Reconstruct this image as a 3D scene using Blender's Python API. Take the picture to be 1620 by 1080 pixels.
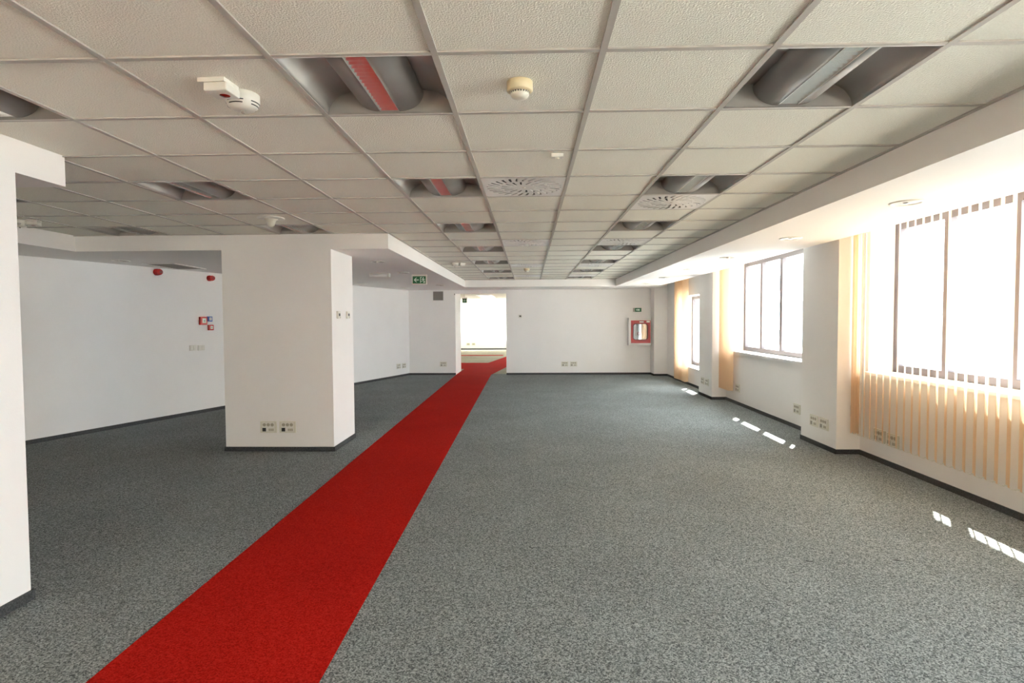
import bpy, bmesh, math, random
from mathutils import Vector, Matrix
random.seed(7)
for o in list(bpy.data.objects):
    bpy.data.objects.remove(o, do_unlink=True)
SC = bpy.context.scene
COL = SC.collection
PI = math.pi

# ------------------------------------------------------------------ camera
F_PX, YAW, PITCH, ROLL = 910.83, 0.0296, -0.0379, -0.0056
CAM = Vector((0.3328, -2.0824, 1.4465))
def cam_axes():
    cy, sy = math.cos(YAW), math.sin(YAW)
    r = Vector((cy, sy, 0)); f = Vector((-sy, cy, 0)); u = Vector((0, 0, 1))
    cp, sp = math.cos(PITCH), math.sin(PITCH)
    f, u = f * cp + u * sp, u * cp - f * sp
    cr, sr = math.cos(ROLL), math.sin(ROLL)
    return r * cr + u * sr, u * cr - r * sr, f
_r, _u, _f = cam_axes()
cd = bpy.data.cameras.new('camera'); cd.sensor_width = 36.0; cd.lens = F_PX / 1620 * 36
cd.clip_start = 0.05; cd.clip_end = 500
cam = bpy.data.objects.new('camera', cd); COL.objects.link(cam)
cam.matrix_world = Matrix(((_r.x, _u.x, -_f.x, CAM.x), (_r.y, _u.y, -_f.y, CAM.y), (_r.z, _u.z, -_f.z, CAM.z), (0, 0, 0, 1)))
SC.camera = cam

# ------------------------------------------------------------------ sky, sun, exposure
SKY_STRENGTH = 11.0
SUN_STRENGTH = 32.0
EXPOSURE = 0.80
w = bpy.data.worlds.new('sky'); SC.world = w; w.use_nodes = True
bg = w.node_tree.nodes['Background']
bg.inputs[0].default_value = (0.86, 0.935, 1.0, 1); bg.inputs[1].default_value = SKY_STRENGTH
sd = bpy.data.lights.new('sun', 'SUN'); sd.energy = SUN_STRENGTH; sd.angle = 0.0095; sd.color = (1, 0.95, 0.87)
sun = bpy.data.objects.new('sun', sd); COL.objects.link(sun)
SUN_DIR = Vector((-0.495, -0.79, -1.0)).normalized()
sun.rotation_euler = SUN_DIR.to_track_quat('-Z', 'Y').to_euler()
sun.location = (20, 30, 25)
SC.view_settings.view_transform = 'Standard'; SC.view_settings.look = 'None'
SC.view_settings.exposure = EXPOSURE; SC.view_settings.gamma = 1.0
SC.view_settings.use_curve_mapping = False
SC.cycles.max_bounces = 14; SC.cycles.diffuse_bounces = 6; SC.cycles.glossy_bounces = 5
SC.cycles.transparent_max_bounces = 24; SC.cycles.sample_clamp_indirect = 8.0

# ------------------------------------------------------------------ materials
def nd(nt, t, **kw):
    n = nt.nodes.new(t)
    for k, v in kw.items(): setattr(n, k, v)
    return n
def mat(name, col, rough=0.6, metal=0.0, var=0.0, vscale=6.0, bump=0.0, bscale=80.0, spec=0.5, col2=None):
    m = bpy.data.materials.new(name); m.use_nodes = True
    nt = m.node_tree; b = nt.nodes['Principled BSDF']
    b.inputs['Roughness'].default_value = rough; b.inputs['Metallic'].default_value = metal
    b.inputs['Specular IOR Level'].default_value = spec
    b.inputs['Base Color'].default_value = (*col, 1)
    tc = nd(nt, 'ShaderNodeTexCoord')
    if var > 0 or col2:
        n = nd(nt, 'ShaderNodeTexNoise'); n.inputs['Scale'].default_value = vscale; n.inputs['Detail'].default_value = 3
        nt.links.new(tc.outputs['Object'], n.inputs['Vector'])
        r = nd(nt, 'ShaderNodeValToRGB')
        a = col2 if col2 else tuple(c * (1 - var) for c in col)
        r.color_ramp.elements[0].color = (*a, 1); r.color_ramp.elements[1].color = (*col, 1)
        r.color_ramp.elements[0].position = 0.35; r.color_ramp.elements[1].position = 0.65
        nt.links.new(n.outputs['Fac'], r.inputs['Fac']); nt.links.new(r.outputs['Color'], b.inputs['Base Color'])
    if bump > 0:
        n2 = nd(nt, 'ShaderNodeTexNoise'); n2.inputs['Scale'].default_value = bscale; n2.inputs['Detail'].default_value = 2
        nt.links.new(tc.outputs['Object'], n2.inputs['Vector'])
        bp = nd(nt, 'ShaderNodeBump'); bp.inputs['Strength'].default_value = bump; bp.inputs['Distance'].default_value = 0.01
        nt.links.new(n2.outputs['Fac'], bp.inputs['Height']); nt.links.new(bp.outputs['Normal'], b.inputs['Normal'])
    return m

def carpet(name, lo, mid, hi, scale, wear=0.12):
    m = bpy.data.materials.new(name); m.use_nodes = True
    nt = m.node_tree; b = nt.nodes['Principled BSDF']; L = nt.links.new
    b.inputs['Roughness'].default_value = 1.0; b.inputs['Specular IOR Level'].default_value = 0.03
    tc = nd(nt, 'ShaderNodeTexCoord')
    n = nd(nt, 'ShaderNodeTexVoronoi'); n.inputs['Scale'].default_value = scale; n.inputs['Randomness'].default_value = 1.0
    L(tc.outputs['Object'], n.inputs['Vector'])
    sx = nd(nt, 'ShaderNodeSeparateColor'); L(n.outputs['Color'], sx.inputs[0])
    nz = nd(nt, 'ShaderNodeTexNoise'); nz.inputs['Scale'].default_value = scale * 0.35; nz.inputs['Detail'].default_value = 4
    L(tc.outputs['Object'], nz.inputs['Vector'])
    ml = nd(nt, 'ShaderNodeMix', data_type='FLOAT'); ml.inputs[0].default_value = 0.45
    L(sx.outputs[0], ml.inputs[2]); L(nz.outputs['Fac'], ml.inputs[3])
    r = nd(nt, 'ShaderNodeValToRGB'); e = r.color_ramp.elements
    e[0].position = 0.25; e[0].color = (*lo, 1); e[1].position = 0.76; e[1].color = (*hi, 1)
    k = e.new(0.5); k.color = (*mid, 1)
    L(ml.outputs[0], r.inputs['Fac'])
    n2 = nd(nt, 'ShaderNodeTexNoise'); n2.inputs['Scale'].default_value = 1.3; n2.inputs['Detail'].default_value = 4
    L(tc.outputs['Object'], n2.inputs['Vector'])
    mr = nd(nt, 'ShaderNodeMapRange'); mr.inputs[1].default_value = 0.35; mr.inputs[2].default_value = 0.65
    mr.inputs[3].default_value = 1 - wear; mr.inputs[4].default_value = 1.0
    L(n2.outputs['Fac'], mr.inputs[0])
    mx = nd(nt, 'ShaderNodeMix', data_type='RGBA', blend_type='MULTIPLY'); mx.inputs[0].default_value = 1
    L(r.outputs['Color'], mx.inputs[6]); L(mr.outputs[0], mx.inputs[7]); L(mx.outputs[2], b.inputs['Base Color'])
    bp = nd(nt, 'ShaderNodeBump'); bp.inputs['Strength'].default_value = 0.2; bp.inputs['Distance'].default_value = 0.003
    L(ml.outputs[0], bp.inputs['Height']); L(bp.outputs['Normal'], b.inputs['Normal'])
    return m

def sheer(name, col, tint, fac):
    m = bpy.data.materials.new(name); m.use_nodes = True
    nt = m.node_tree; L = nt.links.new
    for n in list(nt.nodes): nt.nodes.remove(n)
    out = nd(nt, 'ShaderNodeOutputMaterial'); tr = nd(nt, 'ShaderNodeBsdfTransparent'); tr.inputs[0].default_value = (*tint, 1)
    tl = nd(nt, 'ShaderNodeBsdfTranslucent'); df = nd(nt, 'ShaderNodeBsdfDiffuse')
    tc = nd(nt, 'ShaderNodeTexCoord'); nz = nd(nt, 'ShaderNodeTexNoise'); nz.inputs['Scale'].default_value = 300
    L(tc.outputs['Object'], nz.inputs['Vector'])
    rp = nd(nt, 'ShaderNodeValToRGB'); rp.color_ramp.elements[0].color = (*[c * .9 for c in col], 1); rp.color_ramp.elements[1].color = (*col, 1)
    L(nz.outputs['Fac'], rp.inputs['Fac']); L(rp.outputs['Color'], tl.inputs[0]); L(rp.outputs['Color'], df.inputs[0])
    a = nd(nt, 'ShaderNodeMixShader'); a.inputs[0].default_value = 0.5; L(tl.outputs[0], a.inputs[1]); L(df.outputs[0], a.inputs[2])
    b = nd(nt, 'ShaderNodeMixShader'); b.inputs[0].default_value = fac; L(tr.outputs[0], b.inputs[1]); L(a.outputs[0], b.inputs[2])
    L(b.outputs[0], out.inputs[0])
    return m

def glass_mat(name, tint, gl=0.06):
    m = bpy.data.materials.new(name); m.use_nodes = True
    nt = m.node_tree; L = nt.links.new
    for n in list(nt.nodes): nt.nodes.remove(n)
    out = nd(nt, 'ShaderNodeOutputMaterial'); tr = nd(nt, 'ShaderNodeBsdfTransparent'); tr.inputs[0].default_value = (*tint, 1)
    g = nd(nt, 'ShaderNodeBsdfGlossy'); g.inputs['Roughness'].default_value = 0.02
    b = nd(nt, 'ShaderNodeMixShader'); b.inputs[0].default_value = gl
    L(tr.outputs[0], b.inputs[1]); L(g.outputs[0], b.inputs[2]); L(b.outputs[0], out.inputs[0])
    return m

M = dict(
    wall=mat('wall_paint', (0.88, 0.865, 0.845), 0.7, var=0.03, vscale=1.5, bump=0.05, bscale=180),
    soffit=mat('soffit_paint', (0.87, 0.85, 0.825), 0.7, bump=0.03, bscale=160),
    tile=mat('mineral_tile', (0.87, 0.86, 0.765), 0.9, var=0.06, vscale=140, bump=0.55, bscale=150),
    tbar=mat('grid_bar_paint', (0.50, 0.475, 0.43), 0.6, bump=0.02),
    plenum=mat('plenum_dark', (0.04, 0.04, 0.04), 0.9, bump=0.1),
    carpet=carpet('grey_carpet', (0.078, 0.088, 0.088), (0.205, 0.225, 0.222), (0.385, 0.41, 0.405), 175),
    red=carpet('red_carpet', (0.29, 0.008, 0.005), (0.40, 0.012, 0.008), (0.49, 0.019, 0.013), 170, 0.10),
    beige=carpet('beige_carpet', (0.24, 0.225, 0.17), (0.40, 0.38, 0.30), (0.52, 0.50, 0.40), 120),
    skirt=mat('carpet_skirting', (0.075, 0.08, 0.082), 0.9, col2=(0.03, 0.032, 0.034), vscale=120, bump=0.4, bscale=140),
    white_paint=mat('white_enamel', (0.78, 0.77, 0.74), 0.35, bump=0.02, bscale=60),
    reflector=mat('reflector_enamel', (0.52, 0.51, 0.48), 0.32, bump=0.02, bscale=60),
    end_grey=mat('end_plate_enamel', (0.32, 0.31, 0.285), 0.45, bump=0.02, bscale=60),
    wing=mat('perforated_metal', (0.30, 0.295, 0.28), 0.38, metal=0.25, bump=0.15, bscale=420),
    alu=mat('polished_aluminium', (0.86, 0.84, 0.80), 0.22, metal=0.86, bump=0.01, bscale=40),
    white_pl=mat('white_plastic', (0.74, 0.725, 0.66), 0.35, bump=0.02, bscale=90),
    cream_pl=mat('cream_plastic', (0.72, 0.62, 0.40), 0.4, bump=0.02, bscale=90),
    pale_pl=mat('pale_plastic', (0.70, 0.68, 0.58), 0.4, bump=0.02, bscale=90),
    socket=mat('socket_plastic', (0.42, 0.39, 0.30), 0.4, bump=0.02, bscale=90),
    grey_pl=mat('grey_plastic', (0.30, 0.29, 0.25), 0.5, bump=0.02, bscale=90),
    black=mat('black_plastic', (0.018, 0.018, 0.018), 0.45, bump=0.02, bscale=90),
    red_pl=mat('red_plastic', (0.55, 0.015, 0.015), 0.25, bump=0.02, bscale=90),
    red_led=mat('dark_red_lens', (0.22, 0.006, 0.004), 0.15, bump=0.01),
    blue_pl=mat('blue_plastic', (0.03, 0.09, 0.42), 0.3, bump=0.02),
    green=mat('sign_green', (0.004, 0.14, 0.05), 0.4, bump=0.02),
    sign_white=mat('sign_white', (0.62, 0.80, 0.70), 0.4, bump=0.02),
    red_paint=mat('red_enamel', (0.42, 0.012, 0.016), 0.3, bump=0.02),
    frame=mat('window_frame_lilac', (0.10, 0.082, 0.085), 0.4, bump=0.03),
    sill=mat('sill_white', (0.78, 0.77, 0.75), 0.35, bump=0.02),
    glass=glass_mat('window_glass', (0.97, 0.98, 0.98)),
    cab_glass=glass_mat('cabinet_glass', (0.80, 0.82, 0.86), 0.22),
    blind=sheer('peach_sheer_fabric', (0.93, 0.70, 0.47), (1.0, 0.90, 0.78), 0.92),
    blind_far=sheer('ivory_sheer_fabric', (0.62, 0.58, 0.53), (1, 0.97, 0.94), 0.93),
    grille=mat('grey_grille', (0.25, 0.235, 0.215), 0.5, metal=0.2, bump=0.02),
    concrete=mat('pale_concrete', (0.62, 0.61, 0.59), 0.9, var=0.15, vscale=0.2, bump=0.1),
    roofing=mat('white_gravel_roofing', (0.64, 0.62, 0.58), 0.95, var=0.06, vscale=0.3, bump=0.1),
    facade=mat('facade_render', (0.62, 0.61, 0.59), 0.85, var=0.08, vscale=0.4, bump=0.05),
    facade_glass=mat('facade_glass', (0.10, 0.13, 0.14), 0.2, var=0.3, vscale=0.5),
    hose=mat('canvas_hose', (0.72, 0.66, 0.52), 0.8, var=0.2, vscale=30, bump=0.3, bscale=200),
)

# ------------------------------------------------------------------ mesh helpers
class MB:
    def __init__(s): s.v = []; s.f = []; s.sm = []
    def add(s, vs, fs, smooth=False):
        k = len(s.v); s.v += [tuple(p) for p in vs]
        for f in fs: s.f.append(tuple(i + k for i in f)); s.sm.append(smooth)
        return s
    def box(s, x0, x1, y0, y1, z0, z1):
        v = [(x, y, z) for z in (z0, z1) for y in (y0, y1) for x in (x0, x1)]
        return s.add(v, [(0, 2, 3, 1), (4, 5, 7, 6), (0, 1, 5, 4), (2, 6, 7, 3), (0, 4, 6, 2), (1, 3, 7, 5)])
    def prism(s, pts, z0, z1):
        # pts counter-clockwise polygon in xy
        n = len(pts)
        v = [(x, y, z0) for x, y in pts] + [(x, y, z1) for x, y in pts]
        f = [tuple(range(n - 1, -1, -1)), tuple(range(n, 2 * n))]
        f += [(i, (i + 1) % n, n + (i + 1) % n, n + i) for i in range(n)]
        return s.add(v, f)
    def prism_y(s, pts, y0, y1):
        # polygon in xz (clockwise seen from -y gives outward normals either way; recalculated later)
        n = len(pts)
        v = [(x, y0, z) for x, z in pts] + [(x, y1, z) for x, z in pts]
        f = [tuple(range(n)), tuple(range(2 * n - 1, n - 1, -1))]
        f += [((i + 1) % n, i, n + i, n + (i + 1) % n) for i in range(n)]
        return s.add(v, f)
    def lathe(s, prof, n=24, c=(0, 0, 0), axis='z', smooth=True):
        vs = []
        for r, z in prof:
            for k in range(n):
                a = 2 * PI * k / n
                p = (r * math.cos(a), r * math.sin(a), z)
                if axis == 'y': p = (p[0], p[2], p[1])
                if axis == 'x': p = (p[2], p[0], p[1])
                vs.append((c[0] + p[0], c[1] + p[1], c[2] + p[2]))
        fs = []
        for i in range(len(prof) - 1):
            for k in range(n):
                k2 = (k + 1) % n
                fs.append((i * n + k, i * n + k2, (i + 1) * n + k2, (i + 1) * n + k))
        s.add(vs, fs, smooth)
        s.add([vs[k] for k in range(n)], [tuple(range(n))]); s.add(vs[-n:], [tuple(range(n))])
        return s
    def strip_y(s, prof, y0, y1, th=0.003, smooth=True):
        # open xz profile swept along y, given a thickness upward
        n = len(prof); v = []
        for dz in (0, th):
            for y in (y0, y1): v += [(x, y, z + dz) for x, z in prof]
        f = []
        for i in range(n - 1):
            f.append((i, i + 1, n + i + 1, n + i)); f.append((2 * n + i + 1, 2 * n + i, 3 * n + i, 3 * n + i + 1))
            f.append((i + 1, i, 2 * n + i, 2 * n + i + 1)); f.append((n + i, n + i + 1, 3 * n + i + 1, 3 * n + i))
        f.append((0, n, 3 * n, 2 * n)); f.append((n - 1, 3 * n - 1, 4 * n - 1, 2 * n - 1))
        return s.add(v, f, smooth)
    def mesh(s, name, bevel=0.0, weld=True):
        me = bpy.data.meshes.new(name); me.from_pydata(s.v, [], s.f)
        for p, q in zip(me.polygons, s.sm): p.use_smooth = q
        bm = bmesh.new(); bm.from_mesh(me)
        if weld: bmesh.ops.remove_doubles(bm, verts=bm.verts, dist=1e-5)
        bmesh.ops.recalc_face_normals(bm, faces=bm.faces)
        if bevel > 0:
            bmesh.ops.bevel(bm, geom=[e for e in bm.edges if len(e.link_faces) == 2 and e.calc_face_angle(0) > 0.6], offset=bevel, segments=2, affect='EDGES', profile=0.5)
        bm.to_mesh(me); bm.free(); me.update()
        return me
    def build(s, name, m, parent=None, bevel=0.0, weld=True, loc=None, rotz=0.0):
        return obj(name, s.mesh(name, bevel, weld), m, parent, loc, rotz)

def obj(name, me, m, parent=None, loc=None, rotz=0.0):
    if m is not None and not me.materials: me.materials.append(m)
    o = bpy.data.objects.new(name, me); COL.objects.link(o)
    if loc: o.location = loc
    o.rotation_euler = (0, 0, rotz)
    if parent: o.parent = parent
    return o
def empty(name, loc, rotz=0.0):
    o = bpy.data.objects.new(name, None); COL.objects.link(o)
    o.empty_display_size = 0.05; o.location = loc; o.rotation_euler = (0, 0, rotz)
    return o
def tag(o, label=None, cat=None, group=None, kind=None):
    if label: o['label'] = label
    if cat: o['category'] = cat
    if group: o['group'] = group
    if kind: o['kind'] = kind
    return o
def struct(o, label=None): return tag(o, label, kind='structure')
def kids(o): return [c for c in bpy.data.objects if c.parent == o]
def copy_tree(o, loc=None, rotz=None, label=None, parent=None):
    ch = KID.get(o.name)
    if ch is None: ch = KID[o.name] = kids(o)
    c = o.copy(); COL.objects.link(c); c.parent = parent
    if loc is not None: c.location = loc
    if rotz is not None: c.rotation_euler = (0, 0, rotz)
    if label: c['label'] = label
    for k in ch: copy_tree(k, parent=c)
    return c
KID = {}

# ------------------------------------------------------------------ dimensions
H = 2.395          # tiled ceiling
S = 2.229          # underside of plaster soffits
CX, WX, OX = 3.59, 3.835, 4.41   # column face, parapet wall face, outer face
PX = 4.08          # window frame plane
YB = -6.0          # wall behind the camera
FW = 13.0          # far wall
T = 0.6
LA, LB = Vector((-5.64, 4.45)), Vector((-2.83, 13.02))
LT = (LB - LA).normalized(); LN = Vector((LT.y, -LT.x))
L_ROT = math.atan2(LN.x, -LN.y)
def left_wall(s, z, out=0.0):
    p = LA + LT * s + LN * out
    return (p.x, p.y, z)
LC = LA + LT * (-11.0)      # far back end of the slanting wall

# ------------------------------------------------------------------ floor
floor = struct(MB().box(-10, OX, YB - 0.2, 26.2, -0.15, 0).build('floor', M['carpet']), 'speckled grey office carpet covering the whole floor')
for (x, y, a) in ((1.455, 1.348, -.5), (1.99, 1.34, -.35), (2.52, 1.36, -.45)):   # lifted ends of a carpet seam
    m = MB()
    for k in range(5): m.box(-.028 + k * .011, -.016 + k * .011, -.0025, .0025, -.001, .0015 + .002 * math.sin(k * .8))
    m.build('carpet_seam', M['skirt'], floor, weld=False, loc=(x, y, 0), rotz=a)

# ------------------------------------------------------------------ walls
lw = MB()
lw.prism([tuple(LC), tuple(LB), tuple(LB - LN * 0.2), tuple(LC - LN * 0.2)], 0, 2.75)
struct(lw.build('wall_left', M['wall']), 'white slanting wall behind the pillars with red alarm boxes')
fw = MB()
fw.box(-3.2, -1.60, FW + 0.02, 14.2, 0, 2.75)       # thick pier beside the opening
fw.box(-0.262, 4.3, FW, FW + 0.2, 0, 2.75)
fw.box(-1.60, -0.262, FW + 0.02, FW + 0.2, 2.135, 2.75)
struct(fw.build('wall_far', M['wall']), 'white end wall with the open passage and red hose cabinet')
nw = MB(); nw.box(-10, -6.2, YB - 0.2, YB, 0, 2.75); nw.box(2.2, OX, YB - 0.2, YB, 0, 2.75); nw.box(-6.2, 2.2, YB - 0.2, YB, 0, 0.8); nw.box(-6.2, 2.2, YB - 0.2, YB, 2.15, 2.75)
struct(nw.build('wall_near', M['wall'], weld=False), 'white wall closing the office behind the viewpoint')

cols = [(-4.25, -3.45), (-0.08, 0.72), (4.09, 4.88), (8.25, 9.04), (12.60, 13.0)]
bays = [  # y0, y1 of the glazing, sill height, head height, wall y0, wall y1
    (-3.30, -0.22, 0.89, 2.40, -3.45, -0.08),
    (0.86, 3.95, 0.89, 2.40, 0.72, 4.09),
    (5.02, 8.08, 0.89, 2.40, 4.88, 8.25),
    (9.20, 11.28, 0.40, 1.95, 9.04, 12.60),
    (-5.85, -4.40, 0.89, 2.40, -6.0, -4.25)]
rw = MB()
for (g0, g1, zs, zh, y0, y1) in bays:
    rw.box(WX, OX, y0, y1, 0, zs - 0.03)
    rw.box(WX, OX, y0, y1, zh, 2.75)
    rw.box(WX, OX, y0, g0, zs - 0.03, zh)
    rw.box(WX, OX, g1, y1, zs - 0.03, zh)
rw.box(OX - 0.02, OX, YB, FW, 2.75, 3.44)
struct(rw.build('wall_right', M['wall'], weld=False), 'white window wall with deep recessed openings')
for n, (y0, y1) in enumerate(cols):
    x = 3.50 if n == 4 else CX
    c = MB().box(x, OX, y0, y1, 0, 2.75).build('column', M['wall'])
    struct(c, ['white column at the back of the room', 'white column beside the nearest blind', 'white column with two outlets between the two bright windows',
               'white column between the slim window and the three-pane window', 'white corner column beside the red hose cabinet'][n])
struct(MB().box(OX, 4.95, YB, FW + 0.2, 3.44, 3.62).build('unseen_canopy_slab', M['concrete']), 'unseen concrete canopy added above the windows to trim the sun patches')  # out of view; placed to cut the far edge of the sun patches

pil = MB().box(-3.047, -1.832, 4.19, 4.947, 0, S).build('pillar', M['wall'])
struct(pil, 'freestanding white pillar with two outlets near its foot')
near = MB().box(-3.45, -2.275, 0.02, 0.80, 0, S).build('pillar', M['wall'])
struct(near, 'white pillar cut by the edge of the picture')

# ------------------------------------------------------------------ soffits (plaster beams under the slab)
bl = MB().prism([(LC.x - 0.1, LC.y), (-4.7, LC.y), (-4.7, 4.2), (-1.2, 4.2), (-1.2, FW + 0.02), (LB.x, FW + 0.02), (LA.x, LA.y)], S, 2.72)
struct(bl.build('beam_left', M['soffit']), 'white plaster soffit stepping round the freestanding pillar')
struct(MB().box(2.4, 3.43, YB, 11.7, S, 2.72).build('beam_right', M['soffit']), 'long white plaster soffit along the windows')
struct(MB().box(-1.2, 3.6, 11.7, FW, S, 2.72).build('beam_far', M['soffit']), 'white plaster soffit across the end wall')
struct(MB().box(-3.6, -2.345, -0.6, 1.205, S, 2.72).build('beam_near', M['soffit']), 'white plaster bulkhead over the cut-off pillar')

# ------------------------------------------------------------------ skirting
def skirt(name, segs, label, h=0.05, t=0.012):
    m = MB()
    for (x0, y0, x1, y1) in segs:
        a, b = Vector((x0, y0)), Vector((x1, y1)); d = (b - a).normalized(); n = Vector((d.y, -d.x)) * t
        m.prism([tuple(a), tuple(a + n), tuple(b + n), tuple(b)], 0, h)
    o = m.build(name, M['skirt'], weld=False); struct(o, label)
    return o
skirt('baseboard_left', [(LC.x, LC.y, LB.x, LB.y)], 'dark carpet skirting along the slanting wall')
skirt('baseboard_far', [(LB.x - .02, FW + .02, -1.60, FW + .02), (-0.262, FW, 3.5, FW)], 'dark carpet skirting along the end wall')
seg = []
for n in range(4, 0, -1):
    x = 3.50 if n == 4 else CX
    y0, y1 = cols[n]
    if n < 4: seg.append((WX, y1, x - 0.0, y1))
    seg.append((x, y1, x, y0 - 0.012)); seg.append((x - 0.012, y0, WX, y0))
    seg.append((WX, y0, WX, cols[n - 1][1]))
skirt('baseboard_right', seg, 'dark carpet skirting below the windows and columns')
skirt('baseboard_pillar', [(-3.06, 4.19, -1.82, 4.19), (-1.832, 4.178, -1.832, 4.959), (-1.832, 4.947, -3.047, 4.947), (-3.047, 4.947, -3.047, 4.19)], 'dark carpet skirting round the freestanding pillar')
skirt('baseboard_near', [(-3.45, 0.02, -2.275, 0.02), (-2.275, 0.008, -2.275, 0.812), (-2.275, 0.80, -3.45, 0.80)], 'dark carpet skirting round the cut-off pillar')

# ------------------------------------------------------------------ windows
def window(n, g0, g1, z0, z1, step, label):
    root = struct(empty('window_%d' % n, (PX, (g0 + g1) / 2, z0)), label)
    def part(nm, m, mt, bev=0.0):
        o = m.build(nm, mt, root, bev); o.location = (-PX, -(g0 + g1) / 2, -z0); return o
    t = 0.07
    fm = MB(); fm.box(PX, PX + 0.06, g0, g1, z0, z0 + t); fm.box(PX, PX + 0.06, g0, g1, z1 - t, z1)
    fm.box(PX, PX + 0.06, g0, g0 + t, z0 + t, z1 - t); fm.box(PX, PX + 0.06, g1 - t, g1, z0 + t, z1 - t)
    part('window_frame', fm, M['frame'])
    ys = [g1]
    while ys[-1] - step > g0 + 0.1: ys.append(ys[-1] - step)
    ys.append(g0)
    for k in range(1, len(ys) - 1):
        part('mullion', MB().box(PX, PX + 0.06, ys[k] - 0.038, ys[k] + 0.038, z0 + t, z1 - t), M['frame'])
    for k in range(len(ys) - 1):
        part('pane', MB().box(PX + 0.026, PX + 0.034, ys[k + 1] + 0.025, ys[k] - 0.025, z0 + t - 0.004, z1 - t + 0.004), M['glass'])
    part('window_sill', MB().box(WX - 0.045, PX, g0 - 0.02, g1 + 0.02, z0 - 0.03, z0), M['sill'])
    return root
window(1, *bays[1][:4], 0.735, 'tall window behind the drawn peach blind')
window(2, *bays[2][:4], 0.735, 'bare three-pane window between two columns')
window(3, *bays[3][:4], 0.70, 'slim low window beside the farthest peach blind')
window(4, *bays[0][:4], 0.735, 'unseen window added behind the viewpoint for light')  # out of view; added to brighten the ceiling and pillar fronts
window(6, *bays[4][:4], 0.735, 'rearmost unseen window added behind the viewpoint for light')  # another unseen window, put in to raise the ambient light

root = struct(empty('window_7', (-2.0, YB - 0.12, 0.8)), 'unseen wide window added in the wall behind the viewpoint for light')  # unseen window added as a light source for the pillar and slanting wall
m = MB()
for z in (0, 1.28): m.box(-4.2, 4.2, -.03, .03, z, z + .07)
for k in range(8): m.box(-4.2 + k * 1.19, -4.13 + k * 1.19, -.03, .03, .07, 1.28)
m.build('window_frame', M['frame'], root, weld=False)
for k in range(7): MB().box(-4.13 + k * 1.19, -3.01 + k * 1.19, -.004, .004, .07, 1.28).build('pane', M['glass'], root)

# ------------------------------------------------------------------ ceiling: slab, grid and tiles
ceil = struct(MB().box(-10, OX, YB, FW + 0.2, 2.75, 2.9).build('ceiling', M['plenum']), 'suspended ceiling of cream mineral tiles in a metal grid')
J0 = -10
def cell_ok(i, j):
    x = i * T; y = j * T
    if y < YB or i > 3 or i < -8: return False
    if j > 19: return False
    if i < -2 and j > 6: return False
    if -6 <= i <= -5 and -1 <= j <= 1: return False
    return True
lights = [(-1, j) for j in (0, 3, 6, 9, 12, 15, 18)] + [(2, j) for j in (0, 3, 6, 9, 12, 15, 18)] + \
         [(-4, j) for j in (0, 3, 6)] + [(-7, j) for j in (3, 6)]
diffs = [(0, 3), (2, 4), (0, 8), (2, 8), (0, 13), (2, 13), (0, 17), (2, 17)]
taken = set(lights) | set(diffs)
TZ = H + 0.006
tile_cache = {}
def tile_mesh(wx, wy):
    k = (round(wx, 3), round(wy, 3))
    if k not in tile_cache:
        tile_cache[k] = MB().box(-wx / 2, wx / 2, -wy / 2, wy / 2, 0, 0.016).mesh('ceiling_tile')
    return tile_cache[k]
g = 0.008
for i in range(-8, 4):
    for j in range(J0, 20):
        if not cell_ok(i, j) or (i, j) in taken: continue
        x0, x1 = i * T + g, (i + 1) * T - g; y0, y1 = j * T + g, (j + 1) * T - g
        if i == -8: x0 = -4.69
        if j == 19: y1 = 11.69
        if i == -4 and -1 <= j <= 1: x0 = -2.34
        if j == -10: y0 = max(y0, YB)
        tl = obj('ceiling_tile', tile_mesh(x1 - x0, y1 - y0), M['tile'], ceil, ((x0 + x1) / 2, (y0 + y1) / 2, TZ + random.uniform(-.0008, .0012)))
        tl.rotation_euler = (random.uniform(-.0015, .0015), random.uniform(-.0015, .0015), 0)
def bar(name, x0, x1, y0, y1, dz=0.0):
    m = MB().box(x0, x1, y0, y1, H - 0.001 + dz, H + 0.005 + dz)
    if x1 - x0 > y1 - y0: m.box(x0, x1, (y0 + y1) / 2 - .002, (y0 + y1) / 2 + .002, H + .005 + dz, H + .035 + dz)
    else: m.box((x0 + x1) / 2 - .002, (x0 + x1) / 2 + .002, y0, y1, H + .005 + dz, H + .035 + dz)
    m.build(name, M['tbar'], ceil, weld=False)
hw = 0.012
for i in range(-8, 5):
    if i in (-8,): continue
    ye = 11.7 if i >= -2 else 4.2
    if i in (-6, -5):
        bar('grid_runner', i * T - hw, i * T + hw, YB, -0.6); bar('grid_runner', i * T - hw, i * T + hw, 1.205, ye); continue
    if i == 4: bar('grid_runner', 2.4 - 2 * hw, 2.4, YB, ye); continue
    if i == -2: bar('grid_runner', i * T - hw, i * T + hw, YB, 4.2); bar('grid_runner', -1.2, -1.2 + 2 * hw, 4.2, 11.7); continue
    bar('grid_runner', i * T - hw, i * T + hw, YB, ye)
for j in range(-9, 20):
    y = j * T
    if j <= 6:
        if -1 <= j <= 2 and j != 2: bar('cross_tee', -4.7, -3.6, y - hw, y + hw, 0.001); bar('cross_tee', -2.345, 2.4, y - hw, y + hw, 0.001)
        else: bar('cross_tee', -4.7, 2.4, y - hw, y + hw, 0.001)
    else: bar('cross_tee', -1.2, 2.4, y - hw, y + hw, 0.001)
bar('cross_tee', -4.7, -1.2, 4.2 - 2 * hw, 4.2, 0.001)
bar('cross_tee', -1.2, 2.4, 11.7 - 2 * hw, 11.7, 0.001)

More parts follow.
